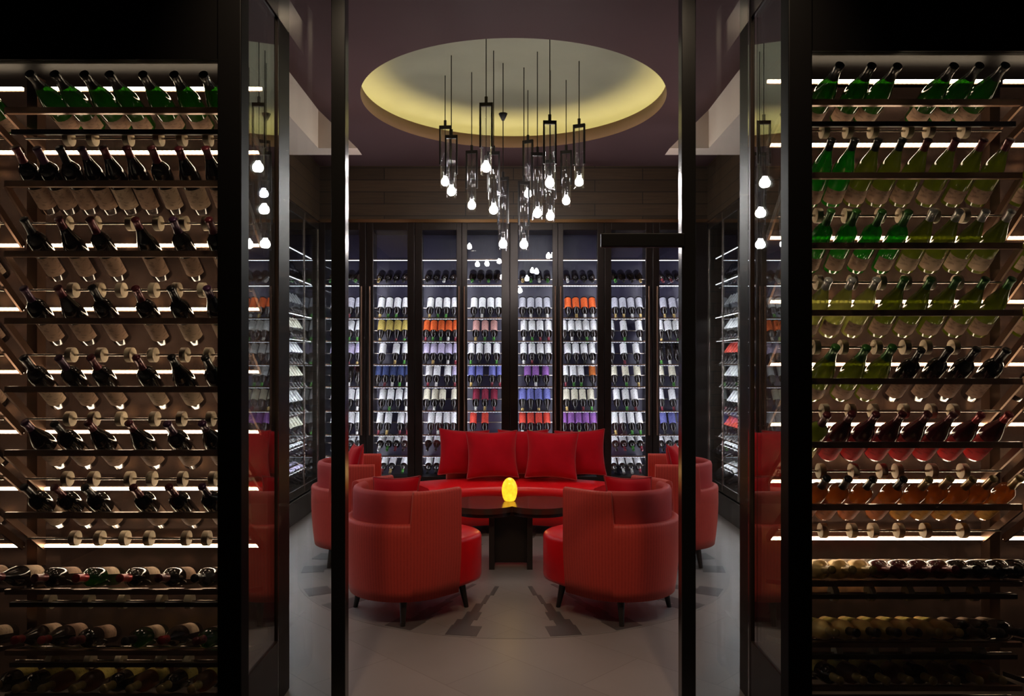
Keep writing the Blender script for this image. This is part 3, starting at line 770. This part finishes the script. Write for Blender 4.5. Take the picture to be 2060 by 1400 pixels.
# curved bench sofa
SC = (-.02, 5.60)
def sector(r0, r1, a0, a1, n=28):
    out = [(SC[0]+r1*math.sin(R(a)), SC[1]+r1*math.cos(R(a))) for a in [a0+(a1-a0)*k/n for k in range(n+1)]]
    inn = [(SC[0]+r0*math.sin(R(a)), SC[1]+r0*math.cos(R(a))) for a in [a1+(a0-a1)*k/n for k in range(n+1)]]
    return out + inn
def arc_block(r0, r1, a, z0, z1, rr=.025, crown=.0):
    """upholstered curved block with rounded rims: cross-section swept round the arc, ends rounded"""
    mb = MB(); cols = []; n = 34; w = r1-r0; rm = (r0+r1)/2
    cross = [(-.5,0),(-.5,.5),(-.5,1-rr/(z1-z0)),(-.5+rr*.3/w,1-rr*.3/(z1-z0)),(-.5+rr/w,1),(0,1+crown/(z1-z0)),(.5-rr/w,1),(.5-rr*.3/w,1-rr*.3/(z1-z0)),(.5,1-rr/(z1-z0)),(.5,.5),(.5,0)]
    for k in range(n+1):
        u = 2*k/n - 1
        ends = 1 if abs(u) < .88 else math.sqrt(max(.0, 1-((abs(u)-.88)/.12)**2))*.5+.5
        t = R(a)*u
        cols.append([Vector((SC[0]+(rm+c*w*ends)*math.sin(t), SC[1]+(rm+c*w*ends)*math.cos(t), z0+h*(z1-z0))) for c, h in cross])
    m = len(cross); vs = [v for c in cols for v in c]
    fs = [(k*m+i, k*m+(i+1) % m, (k+1)*m+(i+1) % m, (k+1)*m+i) for k in range(n) for i in range(m)]
    mb.add(vs, fs, 0, True); mb.add(cols[0], [tuple(range(m))[::-1]]); mb.add(cols[-1], [tuple(range(m))])
    return mb
e = empty('curved_sofa', (SC[0], SC[1]+1.2, 0), 0, 'curved red leather bench sofa behind the low table, lined with cushions', 'sofa')
def S_(mb, name, mat):
    o = mb.obj(name, mat, e); o.location = (-SC[0], -SC[1]-1.2, 0); return o
S_(arc_block(.95, 1.50, 40, .10, .345), 'seat_base', M['leather'])
S_(arc_block(.93, 1.51, 41, .345, .440, .035, .012), 'seat_cushion', M['leather'])
S_(arc_block(1.53, 1.61, 23, .10, .70, .04), 'backrest', M['fabric'])
for a, r in ((-34,1.05),(34,1.05),(-34,1.42),(34,1.42)):
    x, y = SC[0]+r*math.sin(R(a)), SC[1]+r*math.cos(R(a))
    S_(MB().tube((x,y,.12), (x,y,0), .022, .016, n=12), 'leg', M['legwood'])
CU = [(933, 6.97, 'red velvet cushion at the left end of the sofa, half behind another', -10, 3), (1052, 6.95, 'red velvet cushion at the sofa middle, peeping between two front ones', 0, 0), (1167, 6.93, 'red velvet cushion at the right end of the sofa, half behind another', 10, -3),
      (990, 6.80, 'square red velvet cushion standing in front on the sofa, left of the candle', -5, -1), (1110, 6.76, 'square red velvet cushion standing in front on the sofa, right of the candle', 5, 2)]
for x, y, t, rz, ry in CU:
    cushion(((x-1033)*y/1500, y, .445+.243), R(-13), R(-rz), (.47,.43,.15), t, R(ry), 'cushions on the sofa')

# low lobed table
TC = (-.01, 5.62)
e = empty('coffee_table', (TC[0], TC[1], 0), 0, 'low dark polished wood table with two-lobed top, between the chairs', 'table')
def lobes(R0, c, n=40):
    w = math.acos(c/R0)
    return [(c+R0*math.cos(t), R0*math.sin(t)) for t in [-(PI-w) + 2*(PI-w)*k/n for k in range(n+1)]] + \
           [(-c+R0*math.cos(t), R0*math.sin(t)) for t in [w + 2*(PI-w)*k/n for k in range(1, n)]]
bevel(MB().prism(lobes(.27, .21), .428, .470, 0, True).obj('table_top', M['tablewood'], e), .006)
MB().prism(lobes(.245, .20), .398, .428, 0, True).obj('apron', M['legwood'], e)
for x in (-.15, .13): MB().box(x-.02, x+.02, -.15, .15, 0, .398).obj('leg', M['legwood'], e)
MB().box(-.13, .11, -.02, .02, .02, .398).obj('leg_panel', M['legwood'], e)
# candle holder
e = empty('candle_holder', (-.030, 5.66, .471), 0, 'glowing yellow amber glass candle holder on the dark table', 'candle')
MB().lathe([(.030,0),(.042,.006),(.052,.030),(.059,.065),(.060,.090),(.056,.118),(.046,.145),(.033,.163),(.018,.174),(.012,.176),(.012,.172),(.030,.158),(.043,.142),(.053,.116),(.056,.088),(.055,.065),(.048,.03),(.030,.010),(0,.010)], 28).obj('glass_shade', M['candle'], e)
MB().lathe([(0,.008),(.022,.008),(.022,.05),(0,.052)], 16).obj('wax', pbr('candle_wax', (.8,.7,.5), .5), e)
MB().lathe([(0,.052),(.006,.06),(.008,.068),(.004,.085),(0,.095)], 10).obj('flame', M['flame'], e)
ld = bpy.data.lights.new('candle_glow', 'POINT'); ld.energy = 1.2; ld.color = (1,.6,.2); ld.shadow_soft_size = .05
lo = bpy.data.objects.new('candle_glow', ld); COL.objects.link(lo); lo.parent = e; lo.location = (0,0,.23)

# ================================================================== CAMERA, WORLD, VIEW
cam = bpy.data.cameras.new('camera'); co = bpy.data.objects.new('camera', cam); COL.objects.link(co)
co.location = (0, 0, 1.5); co.rotation_euler = (R(90), 0, 0)
cam.sensor_width = 36; cam.lens = 1500/2060*36
cam.shift_x = -3/2060; cam.shift_y = 35/2060; cam.clip_start = .02; cam.clip_end = 60
S.camera = co
w = bpy.data.worlds.new('world'); S.world = w; w.use_nodes = True
w.node_tree.nodes['Background'].inputs[0].default_value = (.5,.45,.5,1); w.node_tree.nodes['Background'].inputs[1].default_value = .01
vs = S.view_settings; vs.view_transform = 'Standard'; vs.look = 'None'; vs.gamma = 1; vs.exposure = 0; vs.use_curve_mapping = False
c = S.cycles
c.use_denoising = True; c.max_bounces = 10; c.diffuse_bounces = 3; c.glossy_bounces = 4; c.transparent_max_bounces = 22; c.transmission_bounces = 6
c.caustics_reflective = False; c.caustics_refractive = False; c.sample_clamp_indirect = 4; c.use_light_tree = True
